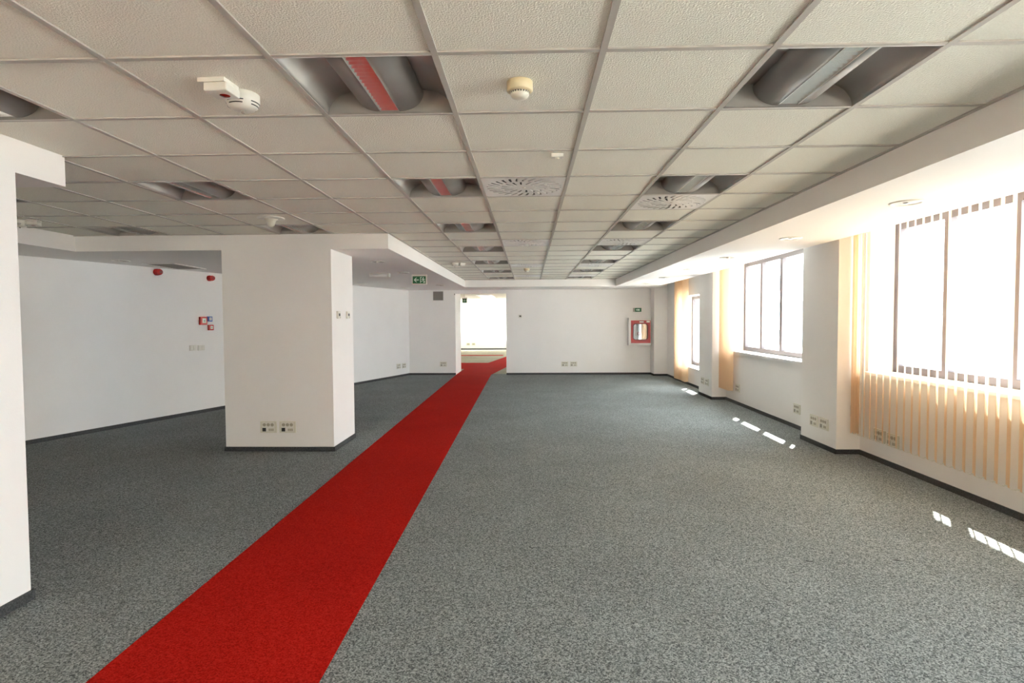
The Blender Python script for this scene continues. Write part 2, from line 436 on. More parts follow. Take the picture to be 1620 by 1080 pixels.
# ------------------------------------------------------------------ recessed louvre lights
def make_light():
    root = empty('ceiling_light', (0, 0, 0))
    a = 0.288
    prof = []
    for k in range(9):
        q = k / 8 * PI / 2
        prof.append((-a + 0.13 * (1 - math.cos(q)), 0.002 + 0.105 * math.sin(q)))
    prof = prof + [(-x, z) for x, z in reversed(prof)]
    MB().strip_y(prof, -a, a).build('reflector', M['reflector'], root)
    for s in (-1, 1):   # end plates with an arched top
        pts = [(x, z) for x, z in prof]
        m = MB(); n = len(pts)
        v = [(x, s * a, z) for x, z in pts] + [(x, s * (a + .004), z) for x, z in pts]
        m.add(v, [tuple(range(n)), tuple(range(2 * n - 1, n - 1, -1))] + [(i, (i + 1) % n, n + (i + 1) % n, n + i) for i in range(n)])
        m.build('end_plate', M['end_grey'], root)
    fr = MB()
    for s in (-1, 1):
        fr.box(s * 0.2885 if s > 0 else -0.2945, 0.2945 if s > 0 else -0.2885, -0.2945, 0.2945, -0.0005, 0.006)
        fr.box(-0.2885, 0.2885, s * 0.2885 if s > 0 else -0.2945, 0.2945 if s > 0 else -0.2885, -0.0005, 0.006)
    fr.build('rim', M['white_paint'], root, weld=False)
    sw = 0.042
    for s in (-1, 1):   # rounded perforated wings beside the louvre
        pr = []
        for k in range(11):
            q = k / 10 * PI / 2
            pr.append((s * (sw + 0.112 * math.sin(q)), 0.010 + 0.082 * (1 - math.cos(q))))
        MB().strip_y(pr, -a + .002, a - .002).build('lamp_wing', M['wing'], root)
    lv = MB()
    for s in (-1, 1):   # curved side reflectors of the louvre
        lv.box(s * sw - .0012, s * sw + .0012, -a + .004, a - .004, 0.008, 0.05)
    nb = 17
    for k in range(nb):   # curved cross blades
        y = -a + (k + .6) * 2 * a / nb
        pr = [(y + .002, .038), (y, .012), (y - .010, .020), (y - .017, .030), (y - .022, .042)]
        v = [(x, yy, zz) for yy, zz in pr for x in (-sw, sw)]
        lv.add(v, [(2 * q, 2 * q + 1, 2 * q + 3, 2 * q + 2) for q in range(4)])
    lv.build('louvre', M['alu'], root, weld=False)
    MB().lathe([(0.008, -0.27), (0.013, -0.268), (0.013, 0.268), (0.008, 0.27)], 12, (0, 0, 0.066), 'y').build('lamp_tube', M['white_paint'], root)
    return root
ordw = ['first', 'second', 'third', 'fourth', 'fifth', 'sixth', 'seventh']
def light_label(i, j):
    n = [0, 3, 6, 9, 12, 15, 18].index(j)
    if i == -1: return 'recessed louvre light over the red runner side, %s from the camera' % ordw[n]
    if i == 2: return 'recessed louvre light beside the window soffit, %s from the camera' % ordw[n]
    if i == -4: return 'recessed louvre light between the two pillars, %s from the camera' % ordw[n]
    return 'recessed louvre light by the far corner bulkhead, %s from the cut-off pillar' % ordw[n - 1]
proto = make_light(); first = True
for (i, j) in lights:
    lab = light_label(i, j)
    loc = ((i + .5) * T, (j + .5) * T, H)
    if first: o = proto; o.location = loc; first = False
    else: o = copy_tree(proto, loc)
    tag(o, lab, 'ceiling light', 'recessed louvre ceiling lights')

# ------------------------------------------------------------------ swirl air diffusers
def make_diffuser():
    root = empty('air_diffuser', (0, 0, 0))
    m = MB(); N = 144; a = 0.287
    radii = [0.0, 0.085, 0.165, 0.185, 0.268, 0.282]
    def P(r, k):
        th = 2 * PI * k / N + (0.9 if True else 0) * r * 1.6
        return (r * math.cos(th), r * math.sin(th), 0)
    for q in range(1, len(radii) - 1):
        for k in range(N):
            slot = (q == 1 and k % 9 in (0, 1, 2)) or (q == 3 and k % 5 in (0, 1))
            if slot: continue
            sub = 4
            for t in range(sub):
                r0 = radii[q] + (radii[q + 1] - radii[q]) * t / sub; r1 = radii[q] + (radii[q + 1] - radii[q]) * (t + 1) / sub
                m.add([P(r0, k), P(r1, k), P(r1, k + 1), P(r0, k + 1)], [(0, 1, 2, 3)])
    m.add([P(radii[1], k) for k in range(N)], [tuple(range(N))])
    # outer square
    R = radii[-1]
    def SQ(k):
        th = 2 * PI * k / N + 0.9 * R * 1.6; c, s_ = math.cos(th), math.sin(th); f = a / max(abs(c), abs(s_))
        return (c * f, s_ * f, 0)
    for k in range(N): m.add([P(R, k), SQ(k), SQ(k + 1), P(R, k + 1)], [(0, 1, 2, 3)])
    me = m.mesh('face_plate')
    o = obj('face_plate', me, M['white_paint'], root)
    md = o.modifiers.new('thickness', 'SOLIDIFY'); md.thickness = 0.002; md.offset = 0
    v = MB()
    for ring, (r0, r1, cnt) in enumerate(((0.088, 0.162, 16), (0.188, 0.265, 28))):
        for k in range(cnt):
            k0 = (k * 9 + 3) if ring == 0 else (k * 5 + 2)
            p = P(r0, k0); q = P(r1, k0); p2 = P(r0, k0 - 0.8); q2 = P(r1, k0 - 0.8)
            v.add([p, q, (q2[0], q2[1], .009), (p2[0], p2[1], .009)], [(0, 1, 2, 3)])
    v.build('vanes', M['white_paint'], root, weld=False)
    MB().box(-a, a, -a, a, 0.055, 0.10).build('plenum_box', M['plenum'], root)
    MB().lathe([(0.002, -.003), (0.012, -.003), (0.012, 0.0)], 12).build('screw_cap', M['white_pl'], root)
    return root
dl = {(0, 3): 'swirl air diffuser with dark slots, nearest one beside the red runner side lights',
      (2, 4): 'swirl air diffuser right behind the second light of the window row',
      (0, 8): 'swirl air diffuser in the middle strip, second from the camera',
      (2, 8): 'swirl air diffuser touching the far side of the third window-row light',
      (0, 13): 'swirl air diffuser just in front of the distant cream detector',
      (2, 13): 'swirl air diffuser behind the fifth light of the window row',
      (0, 17): 'swirl air diffuser in the middle strip closest to the end wall',
      (2, 17): 'swirl air diffuser between the two farthest window-row lights'}
pd = make_diffuser(); first = True
for k, (i, j) in enumerate(diffs):
    loc = ((i + .5) * T, (j + .5) * T, H + 0.001)
    o = pd if k == 0 else copy_tree(pd, loc)
    o.location = loc; tag(o, dl[(i, j)], 'air diffuser', 'swirl air diffusers')

# ------------------------------------------------------------------ ceiling detectors
def slot_ring(m, r, z, n, w, h, sub=8):
    for k in range(n):
        a0 = 2 * PI * k / n; pts = []
        for q in range(sub + 1):
            t = a0 - w + 2 * w * q / sub
            for zz, rr in ((z, r), (z + h, r + .0012)): pts.append((rr * math.cos(t), rr * math.sin(t), zz))
        m.add(pts, [(2 * q, 2 * q + 1, 2 * q + 3, 2 * q + 2) for q in range(sub)])
def cream_detector(loc, label, sc=1.0):
    r = empty('smoke_detector', loc); r.scale = (sc, sc, sc)
    MB().lathe([(0.048, 0), (0.050, -.002), (0.050, -.034), (0.046, -.038), (0.036, -.040)], 32).build('base', M['cream_pl'], r)
    MB().lathe([(0.036, -.038), (0.036, -.050), (0.030, -.060), (0.016, -.065), (0.004, -.066)], 32).build('chamber', M['pale_pl'], r)
    m = MB(); slot_ring(m, 0.0365, -.047, 22, 0.06, .006); m.build('vents', M['black'], r, weld=False)
    return tag(r, label, 'smoke detector', 'ceiling smoke detectors')
def white_detector(loc, rotz, label, sc=1.0):
    r = empty('smoke_detector', loc, rotz); r.scale = (sc, sc, sc)
    MB().lathe([(0.052, 0), (0.056, -.003), (0.056, -.026), (0.050, -.044), (0.040, -.052), (0.020, -.058), (0.004, -.058)], 36).build('head', M['white_pl'], r)
    m = MB(); slot_ring(m, 0.0540, -.036, 4, 0.55, .0035); slot_ring(m, 0.0500, -.0455, 4, 0.5, .0035); m.build('vents', M['black'], r, weld=False)
    MB().lathe([(0.006, -.058), (0.006, -.066), (0.002, -.067)], 10).build('tip', M['grey_pl'], r)
    b = MB().box(-0.052, 0.028, -0.145, -0.064, -.042, -.014).build('indicator_box', M['white_pl'], r, 0.004)
    MB().lathe([(0.001, 0.0), (0.017, -.0008), (0.015, -.002), (0.002, -.0035)], 20, (-0.006, -0.098, -.042)).build('indicator_lens', M['red_led'], b)
    MB().box(-0.070, 0.022, -0.148, -0.062, -.014, 0).build('bracket', M['white_pl'], r)
    return tag(r, label, 'smoke detector', 'ceiling smoke detectors')
cream_detector((0.30, 0.27, TZ), 'cream round smoke detector in the middle strip, nearest the camera', 1.05)
cream_detector((0.295, 8.72, TZ), 'small cream smoke detector far down the middle strip', 1.05)
white_detector((-0.868, 0.345, TZ), -0.06, 'white smoke detector with red-lensed indicator box, nearest the camera', 1.2)
white_detector((-0.90, 7.55, TZ), 2.2, 'white smoke detector with indicator box beside the far soffit edge', 1.1)
white_detector((-4.42, 3.20, TZ), 1.9, 'white smoke detector with indicator box beside the corner bulkhead', 1.1)
r = empty('presence_sensor', (0.50, 1.29, TZ))
MB().box(-.035, .035, -.022, .022, -.022, 0).build('housing', M['white_pl'], r, .004)
MB().lathe([(0.013, -.022), (0.012, -.028), (0.004, -.031)], 16).build('lens', M['pale_pl'], r)
tag(r, 'small white rectangular sensor in front of the nearest swirl diffuser', 'sensor')
r = empty('ceiling_fitting', (-2.05, 3.22, TZ))
MB().lathe([(0.118, 0), (0.120, -.006), (0.112, -.010), (0.060, -.013)], 36).build('cover_plate', M['white_pl'], r)
MB().lathe([(0.062, -.012), (0.046, -.022), (0.036, -.045), (0.028, -.075), (0.010, -.088), (0.003, -.089)], 28).build('nozzle', M['pale_pl'], r)
tag(r, 'white trumpet-shaped ceiling fitting above the pillar soffit', 'ceiling fitting')

# ------------------------------------------------------------------ downlights in the soffits
def make_downlight():
    r = empty('downlight', (0, 0, 0))
    MB().lathe([(0.105, 0), (0.104, -.006), (0.092, -.009), (0.080, -.004), (0.078, 0.0)], 36).build('trim_ring', M['white_pl'], r)
    MB().lathe([(0.079, -.0025), (0.05, -.0015), (0.002, -.001)], 32).build('cup', M['wing'], r)
    m = MB()
    for k in range(6):
        a0 = k * PI / 3
        m.add([(math.cos(a0 + t) * rr, math.sin(a0 + t) * rr, z) for t, rr, z in ((-.04, .02, -.004), (.04, .02, -.004), (.02, .078, -.006), (-.02, .078, -.006))], [(0, 1, 2, 3)])
    m.lathe([(0.022, -.002), (0.022, -.009), (0.012, -.010), (.002, -.010)], 16)
    m.build('lamp_holder', M['alu'], r, weld=False)
    return r
pdl = make_downlight()
dspots = [((2.91, 1.95), 'round soffit downlight above the drawn peach blind'),
          ((2.90, 3.67), 'round soffit downlight above the two-outlet column'),
          ((2.89, 5.42), 'round soffit downlight above the bare three-pane window'),
          ((2.90, 7.19), 'round soffit downlight near the column beyond the bare window'),
          ((2.90, 8.93), 'round soffit downlight above the farthest peach blind'),
          ((2.90, 10.67), 'round soffit downlight nearest the hose cabinet'),
          ((-1.67, 5.55), 'round downlight just behind the freestanding pillar'),
          ((-1.73, 7.35), 'round downlight beside the green exit sign'),
          ((-1.66, 10.85), 'round downlight in front of the grey wall grille'),
          ((-3.26, 10.2), 'round downlight close to the slanting wall behind the pillar'),
          ((-2.69, 11.88), 'round downlight at the inner wall corner'),
          ((-4.88, 5.16), 'round downlight in the soffit beside the red sounder')]
for k, ((x, y), lab) in enumerate(dspots):
    o = pdl if k == 0 else copy_tree(pdl)
    o.location = (x, y, S); tag(o, lab, 'downlight', 'round downlights in the soffits')

# soffit grille near the slanting wall
r = empty('ceiling_grille', (-4.66, 5.95, S), 0.05)
m = MB()
m.box(-.22, .22, -.42, -.39, -.008, 0); m.box(-.22, .22, .39, .42, -.008, 0); m.box(-.22, -.19, -.39, .39, -.008, 0); m.box(.19, .22, -.39, .39, -.008, 0)
m.build('grille_frame', M['white_paint'], r, weld=False)
for k in range(12):
    MB().box(-.19, .19, -.37 + k * .065, -.335 + k * .065, -.006, -.001).build('slat', M['grille'], r)
tag(r, 'flat grey ventilation grille in the soffit above the red sounders', 'vent grille')

# ------------------------------------------------------------------ exit signs
def exit_sign(loc, rotz, w_, h_, label, double=True):
    r = empty('exit_sign', loc, rotz)
    MB().box(-w_ / 2 - .016, w_ / 2 + .016, 0, .03, -h_ - .016, 0.03).build('casing', M['white_pl'], r, .003)
    p = MB().box(-w_ / 2, w_ / 2, -.003, .004, -h_, 0).build('panel', M['green'], r)
    # arrow pointing to the left
    cx, cz, s = (-w_ * .23, -h_ / 2, h_ * 0.34) if double else (0, -h_ / 2, h_ * .3)
    pts = [(-1.0, 0), (-.05, .95), (.28, .95), (-.30, .2), (1.05, .2), (1.05, -.2), (-.30, -.2), (.28, -.95), (-.05, -.95)]
    MB().prism_y([(cx + x * s, cz + z * s) for x, z in pts], -.0055, -.003).build('arrow', M['sign_white'], p)
    if double:
        q = h_ * 0.5; ox = w_ * .24
        door = MB()
        door.box(ox - q * .62, ox - q * .10, -.0045, -.003, cz + q * .62, cz + q * .80); door.box(ox - q * .62, ox - q * .42, -.0045, -.003, cz - q * .8, cz + q * .62)
        door.box(ox + q * .25, ox + q * .72, -.0045, -.003, cz - q * .82, cz - q * .35)
        door.build('doorway_symbol', M['sign_white'], p, weld=False)
        man = MB()
        man.lathe([(0.001, -.0055), (q * .15, -.0055), (q * .15, -.003)], 14, (ox + q * .28, 0, cz + q * .62), 'y')
        for pl in ([(-.05, .38), (.32, .42), (.40, .05), (.12, -.05)], [(.30, .40), (.72, .15), (.66, .02), (.28, .22)], [(-.02, .40), (-.30, .10), (-.20, .02), (.08, .22)],
                   [(.12, 0), (.40, .05), (.62, -.30), (.48, -.36)], [(.12, .05), (.28, -.05), (-.05, -.45), (-.42, -.50), (-.42, -.36), (-.14, -.33)]):
            man.prism_y([(ox + x * q, cz + z * q) for x, z in pl], -.0055, -.003)
        man.build('running_figure', M['sign_white'], p, weld=False)
    return tag(r, label, 'exit sign')
exit_sign((-1.545, 7.78, S - 0.03), 0, 0.225, 0.125, 'green exit sign with arrow and running figure under the soffit')
r = exit_sign((-1.53, 14.6, 2.06), 0, 0.11, 0.11, 'small green arrow sign seen through the far passage', False)
MB().box(-.006, .006, .01, .02, 0.03, 0.335).build('hanger', M['white_pl'], r)
r = empty('exit_sign', (3.17, FW, 1.682))
MB().box(-.085, .085, -.012, 0, -.05, .05).build('panel', M['green'], r, .002)
m = MB(); m.box(-.02, .04, -.014, -.012, -.022, .022); m.prism_y([(-.06, 0), (-.03, .028), (-.03, -.028)], -.014, -.012); m.build('symbol', M['sign_white'], r, weld=False)
MB().box(-.125, -.092, -.010, 0, -.05, .05).build('side_plate', M['grey_pl'], r)
tag(r, 'small green exit plate above the red hose cabinet', 'exit sign')

# emergency lamp under the soffit
r = empty('emergency_light', (-2.14, 7.45, S))
MB().box(-.17, .15, -.03, .03, -.012, 0).build('base', M['white_pl'], r)
MB().lathe([(0.002, -.17), (0.026, -.17), (0.030, -.16), (0.030, .13), (.026, .135)], 20, (0, 0, -.036), 'x').build('body', M['soffit'], r)
MB().lathe([(0.034, .130), (0.036, .134), (0.036, .165), (0.030, .172), (.004, .172)], 20, (0, 0, -.036), 'x').build('end_cap', M['white_pl'], r)
tag(r, 'white tubular emergency lamp behind the freestanding pillar', 'emergency light')

# ------------------------------------------------------------------ fire alarm devices on the slanting wall
def sounder(s, z, rad, label):
    r = empty('fire_sounder', left_wall(s, z), L_ROT)
    MB().lathe([(rad, 0), (rad, -.03), (rad * .9, -.036)], 28, axis='y').build('base', M['red_pl'], r)
    MB().lathe([(rad * .92, -.034), (rad * .92, -.07), (rad * .75, -.092), (rad * .3, -.10), (.003, -.10)], 28, axis='y').build('horn', M['red_pl'], r)
    m = MB()
    for k in range(6):
        m.box(-rad * .5, rad * .5, -.1015, -.0995, rad * (-.4 + k * .15), rad * (-.33 + k * .15))
    m.build('slots', M['black'], r, weld=False)
    return tag(r, label, 'fire sounder', 'red fire sounders')
sounder(1.80, 2.165, 0.048, 'red fire sounder tucked just beneath the soffit edge')
sounder(2.72, 2.136, 0.046, 'red fire sounder a little lower, next to the pillar edge')
def call_point(s, z, sz, m, label, cat='call point'):
    r = empty('call_point', left_wall(s, z), L_ROT)
    MB().box(-sz / 2, sz / 2, -.04, 0, -sz / 2, sz / 2).build('housing', m, r, .005)
    f = MB().box(-sz * .24, sz * .30, -.043, -.039, -sz * .28, sz * .30).build('face_plate', M['white_pl'], r, .001)
    MB().lathe([(0.001, -.045), (sz * .1, -.045), (sz * .1, -.042)], 14, (sz * .03, 0, 0), 'y').build('press_dot', M['grey_pl'], f)
    return tag(r, label, cat, 'call points on the slanting wall')
call_point(2.57, 1.455, 0.128, M['red_pl'], 'large red call point, upper one beside the blue box')
call_point(2.692, 1.484, 0.082, M['blue_pl'], 'small blue call point on the slanting wall')
call_point(2.71, 1.347, 0.088, M['red_pl'], 'small red call point below the blue box')
def switch(loc, rot, label):
    r = empty('light_switch', loc, rot)
    MB().box(-.062, .062, -.011, 0, -.042, .042).build('plate', M['white_pl'], r, .003)
    for s in (-1, 1): MB().box(s * .027 - .024, s * .027 + .024, -.015, -.010, -.032, .032).build('rocker', M['white_pl'], r, .002)
    return tag(r, label, 'light switch', 'light switches under the call points')
switch(left_wall(2.385, 1.035), L_ROT, 'white double light switch, farther from the pillar')
switch(left_wall(2.535, 1.03), L_ROT, 'white double light switch, nearer the pillar')

# ------------------------------------------------------------------ outlets
def make_outlet(dark):
    r = empty('power_outlet', (0, 0, 0))
    MB().box(-.092, .092, -.012, 0, -.064, .064).build('plate', M['pale_pl'], r, .004)
    MB().box(-.068, .066, -.0145, -.011, -.052, .052).build('insert', M['white_pl'], r, .002)
    for k in range(3):
        s = MB().lathe([(0.019, -.0155), (0.019, -.0135), (0.016, -.013), (.002, -.0128)], 20, (-.044 + k * .044, 0, .026), 'y').build('socket', M['socket'], r)
        m = MB()
        for sx in (-1, 1): m.lathe([(.0005, -.0165), (.003, -.0165), (.003, -.0125)], 8, (-.044 + k * .044 + sx * .0085, 0, .026), 'y')
        m.build('pin_holes', M['black'], s, weld=False)
    MB().box(-.066, -.026, -.0165, -.014, -.048, -.008).build('data_cover', M['black'] if dark else M['grey_pl'], r)
    MB().box(-.022, -.004, -.0155, -.014, -.044, -.012).build('blank_cover', M['white_pl'], r)
    for k in range(3):
        MB().box(.004 + k * .020, .020 + k * .020, -.016, -.014, -.044, -.016).build('data_port', M['socket'], r)
    return r
oA = make_outlet(True); oB = make_outlet(False)
R_ = -PI / 2
outs = [
    (oA, (-2.560, 4.19, .272), 0, 'outlet plate with black data cover on the freestanding pillar, beside the centre'),
    (oA, (-2.345, 4.19, .272), 0, 'outlet plate with black data cover on the freestanding pillar, nearer the runner'),
    (oB, (CX, 4.555, .275), R_, 'outlet plate on the two-outlet column, farther from the drawn blind'),
    (oB, (CX, 4.335, .278), R_, 'outlet plate on the two-outlet column, nearer the drawn blind'),
    (oB, (WX, 5.51, .262), R_, 'outlet plate under the bare window tight against the column'),
    (oB, (WX, 3.735, .268), R_, 'outlet plate behind the drawn blind, beside the column'),
    (oB, (WX, 3.525, .262), R_, 'outlet plate behind the drawn blind, second from the column'),
    (oB, (WX, 7.65, .28), R_, 'outlet plate under the bare window beside the bunched blind'),
    (oB, (CX, 8.52, .285), R_, 'outlet plate on the far column, nearer the bare window'),
    (oB, (CX, 8.78, .285), R_, 'outlet plate on the far column, nearer the slim window'),
    (oB, (1.268, FW, .28), 0, 'outlet plate on the end wall, closer to the passage'),
    (oB, (1.495, FW, .28), 0, 'outlet plate on the end wall, closer to the hose cabinet'),
    (oB, left_wall(8.47, .275), L_ROT, 'outlet plate on the slanting wall near the corner, nearer the pillar'),
    (oB, left_wall(8.73, .27), L_ROT, 'outlet plate on the slanting wall, tight by the corner'),
    (oB, (-1.93, FW + .02, .285), 0, 'outlet plate low on the wall under the grey grille')]
seen = set()
for (pr, loc, rz, lab) in outs:
    if pr.name in seen: o = copy_tree(pr)
    else: o = pr; seen.add(pr.name); KID[pr.name] = kids(pr)
    o.location = loc; o.rotation_euler = (0, 0, rz); tag(o, lab, 'outlet', 'outlet plates')

# ------------------------------------------------------------------ thermostats
def thermostat(loc, rot, label):
    r = empty('thermostat', loc, rot)
    MB().box(-.042, .042, -.022, 0, -.042, .042).build('housing', M['white_pl'], r, .004)
    MB().box(-.022, .026, -.0235, -.021, -.014, .016).build('display', M['black'], r)
    MB().lathe([(.001, -.027), (.009, -.027), (.009, -.021)], 12, (.024, 0, -.028), 'y').build('dial', M['pale_pl'], r)
    return tag(r, label, 'thermostat', 'wall thermostats')
thermostat((-1.832, 4.38, 1.512), PI / 2, 'white thermostat on the pillar side, nearer its front edge')
thermostat((-1.832, 4.72, 1.514), PI / 2, 'white thermostat on the pillar side, nearer its back edge')
thermostat((0.105, FW, 1.536), 0, 'white thermostat alone on the end wall')

# small contact and wall grille by the passage
r = empty('wall_grille', (-2.048, FW + .02, 1.945))
m = MB(); m.box(-.15, .15, -.012, 0, 0, .02); m.box(-.15, .15, -.012, 0, .25, .27); m.box(-.15, -.132, -.012, 0, .02, .25); m.box(.132, .15, -.012, 0, .02, .25)
m.build('grille_frame', M['white_paint'], r, weld=False)
MB().box(-.132, .132, -.003, 0, .02, .25).build('back_plate', M['grille'], r)
for k in range(11): MB().box(-.132, .132, -.010, -.003, .026 + k * .0205, .038 + k * .0205).build('slat', M['grille'], r)
tag(r, 'square grey ventilation grille high on the wall by the passage', 'vent grille')
r = empty('door_contact', (-1.612, FW + .02, 2.12))
MB().box(-.012, .012, -.012, 0, -.018, .018).build('housing', M['grey_pl'], r, .002)
MB().box(-.004, .004, -.014, -.012, -.008, .008).build('lens', M['black'], r)
tag(r, 'tiny dark sensor at the top corner of the passage', 'sensor')
# blind chain box on the column return
r = empty('cord_tensioner', (3.745, 4.09, 0.465))
MB().box(-.016, .016, -.02, 0, -.06, .06).build('housing', M['white_pl'], r, .003)
MB().box(-.006, .006, -.0225, -.02, -.04, .045).build('slot', M['grey_pl'], r)
tag(r, 'small white cord box on the column beside the drawn blind', 'cord box')

# ------------------------------------------------------------------ fire hose cabinet
def rrect(x0, x1, z0, z1, r, n=6):
    p = []
    for cx, cz, a0 in ((x1 - r, z1 - r, 0), (x0 + r, z1 - r, PI / 2), (x0 + r, z0 + r, PI), (x1 - r, z0 + r, 1.5 * PI)):
        for k in range(n + 1):
            a = a0 + k / n * PI / 2; p.append((cx + r * math.cos(a), cz + r * math.sin(a)))
    return p
def ring(outer, inner, y0, y1):
    m = MB(); n = len(outer)
    v = [(x, y, z) for y in (y0, y1) for lst in (outer, inner) for x, z in lst]
    f = []
    for i in range(n):
        j = (i + 1) % n
        f += [(i, j, n + j, n + i), (2 * n + i, 3 * n + i, 3 * n + j, 2 * n + j), (i, 2 * n + i, 2 * n + j, j), (n + i, n + j, 3 * n + j, 3 * n + i)]
    return m.add(v, f)
r = empty('fire_hose_cabinet', (3.19, FW, 0.77))
CW, CH, CD = 0.29, 0.70, 0.17
m = MB(); m.box(-CW, CW, -.012, 0, 0, CH); m.box(-CW, -CW + .02, -CD, -.012, 0, CH); m.box(CW - .02, CW, -CD, -.012, 0, CH); m.box(-CW + .02, CW - .02, -CD, -.012, 0, .02); m.box(-CW + .02, CW - .02, -CD, -.012, CH - .02, CH)
m.build('casing', M['white_paint'], r, weld=False)
m = MB(); m.box(-CW, -CW + .055, -CD - .015, -CD, 0, CH); m.box(CW - .025, CW, -CD - .015, -CD, 0, CH); m.box(-CW + .055, CW - .025, -CD - .015, -CD, 0, .055); m.box(-CW + .055, CW - .025, -CD - .015, -CD, CH - .06, CH)
m.build('front_frame', M['white_paint'], r, weld=False)
n_ = 7 * 4
out_ = rrect(-CW + .055, CW - .025, .055, CH - .06, .004); mid_ = rrect(-.185, .195, .135, CH - .14, .07); inn_ = rrect(-.17, .18, .15, CH - .155, .06)
d = ring(out_, mid_, -CD - .022, -CD - .002).build('door', M['red_paint'], r)
ring(mid_, inn_, -CD - .024, -CD - .004).build('gasket', M['black'], d)
MB().prism_y(inn_, -CD - .014, -CD - .010).build('glass_pane', M['cab_glass'], d)
MB().box(-.02, .09, -CD - .0235, -CD - .021, CH - .115, CH - .085).build('label_plate', M['white_pl'], d)
MB().box(.16, .245, -CD - .0235, -CD - .021, CH - .115, CH - .075).build('lock_plate', M['white_pl'], d)
m = MB()
for k in range(5): m.box(-.15 + k * .035, -.125 + k * .035, -.13, -.03, .22 + .02 * (k % 2), .56)
m.build('folded_hose', M['hose'], r, weld=False)
MB().lathe([(.01, -.14), (.045, -.14), (.055, -.10), (.04, -.05), (.02, -.03)], 18, (-.02, 0, .30), 'y').build('valve', M['red_pl'], r)
MB().lathe([(.012, .10), (.018, .12), (.022, .30), (.012, .48)], 14, (.10, -.10, .10)).build('nozzle', M['alu'], r)
tag(r, 'red glazed fire hose cabinet in a white surround on the end wall', 'hose cabinet')

# ------------------------------------------------------------------ vertical blinds
def slat_mesh(wd, z0, z1, sag=0.010, n=6):
    m = MB(); v = []
    for k in range(n + 1):
        t = k / n * 2 - 1
        v += [(t * wd / 2, sag * (1 - t * t), z0), (t * wd / 2, sag * (1 - t * t), z1)]
    m.add(v, [(2 * k, 2 * k + 2, 2 * k + 3, 2 * k + 1) for k in range(n)], True)
    return m.mesh('slat')
def blind(x, ys, angs, z0, label, chain=True, y0=None, y1=None, z1=2.40):
    ya, yb = (y0 if y0 is not None else min(ys) - .06), (y1 if y1 is not None else max(ys) + .06)
    r = empty('vertical_blind', (x, (ya + yb) / 2, z0)); cy = (ya + yb) / 2
    MB().box(-.02, .025, ya - cy, yb - cy, z1 - z0 + .008, z1 - z0 + .045).build('headrail', M['white_paint'], r)
    me = slat_mesh(0.089, 0, z1 - z0, 0.004); me.materials.append(M['blind'])
    for y, a in zip(ys, angs):
        s = obj('slat', me, None, r, (0, y - cy, 0), PI / 2 + a)
    hg = MB()
    for y in ys: hg.box(-.004, .004, y - cy - .006, y - cy + .006, z1 - z0, z1 - z0 + .01)
    hg.build('hooks', M['white_pl'], r, weld=False)['kind'] = 'stuff'
    if chain:
        m = MB()
        for a, b in zip(ys, ys[1:]):
            prev = None
            for k in range(7):
                t = k / 6; p = Vector((-.008, a + (b - a) * t - cy, .012 - .018 * math.sin(PI * t)))
                if prev is not None:
                    m.box(-.009, -.0065, min(prev.y, p.y), max(prev.y, p.y), min(prev.z, p.z) - .001, max(prev.z, p.z) + .001)
                prev = p
        m.build('bead_chain', M['white_pl'], r, weld=False)
    return tag(r, label, 'vertical blind', 'peach vertical blinds')
sp = 0.1035
BX = 3.72
ysA = [4.01 - .045 * k for k in range(4)] ; ysA += [3.82 - sp * k for k in range(29)]
angA = [-1.1, -0.9, -.7, -.5] + [-0.43] * 29
blind(BX, ysA, angA, 0.243, 'drawn peach vertical blind over the nearest window', y0=0.80, y1=4.07)
ysB = [8.14 - .05 * k for k in range(10)]
blind(BX, ysB, [1.25 - .02 * k for k in range(10)], 0.23, 'bunched peach vertical blind beyond the bare window', y0=5.0, y1=8.2)
ysC = [11.28 - .085 * k for k in range(11)]
blind(BX, ysC, [1.2 if (k < 4 or k > 7) else .5 for k in range(11)], 0.08, 'bunched peach vertical blind beside the slim low window', y0=9.1, y1=12.5)

r = empty('vertical_blind', (-2.0, YB + .08, .35))  # unseen blind added over the rear window to tint its light peach
MB().box(-4.3, 4.3, -.02, .02, 1.85, 1.90).build('headrail', M['white_paint'], r)
me = slat_mesh(0.127, 0, 1.85, 0.004); me.materials.append(M['blind'])
for k in range(74): obj('slat', me, None, r, (-4.2 + k * .115, 0, 0), .12)
tag(r, 'unseen closed peach vertical blind added behind the viewpoint to warm the light', 'vertical blind', 'peach vertical blinds')

# ------------------------------------------------------------------ red runner
rr = MB()
def redx(y, side): return (-1.453 if side == 0 else -0.511) - 0.0122 * y
rr.prism([(redx(-5.9, 0), -5.9), (redx(-5.9, 1), -5.9), (redx(13.0, 1), 13.0), (-0.30, 15.9), (0.55, 23.0), (-0.18, 23.0), (-1.03, 17.2), (-4.6, 17.2), (-4.6, 14.8), (-1.58, 14.8), (-1.59, 13.25), (redx(13.0, 0) + .02, 13.0)], 0.0005, 0.0045)
tag(rr.build('carpet_runner', M['red']), 'long red carpet runner leading to the far passage', 'carpet')
tag(MB().box(-6, -0.72, 21.0, 21.5, 0.0005, 0.004).build('carpet_strip', M['red']), 'thin red carpet strip crossing the room beyond the passage', 'carpet')

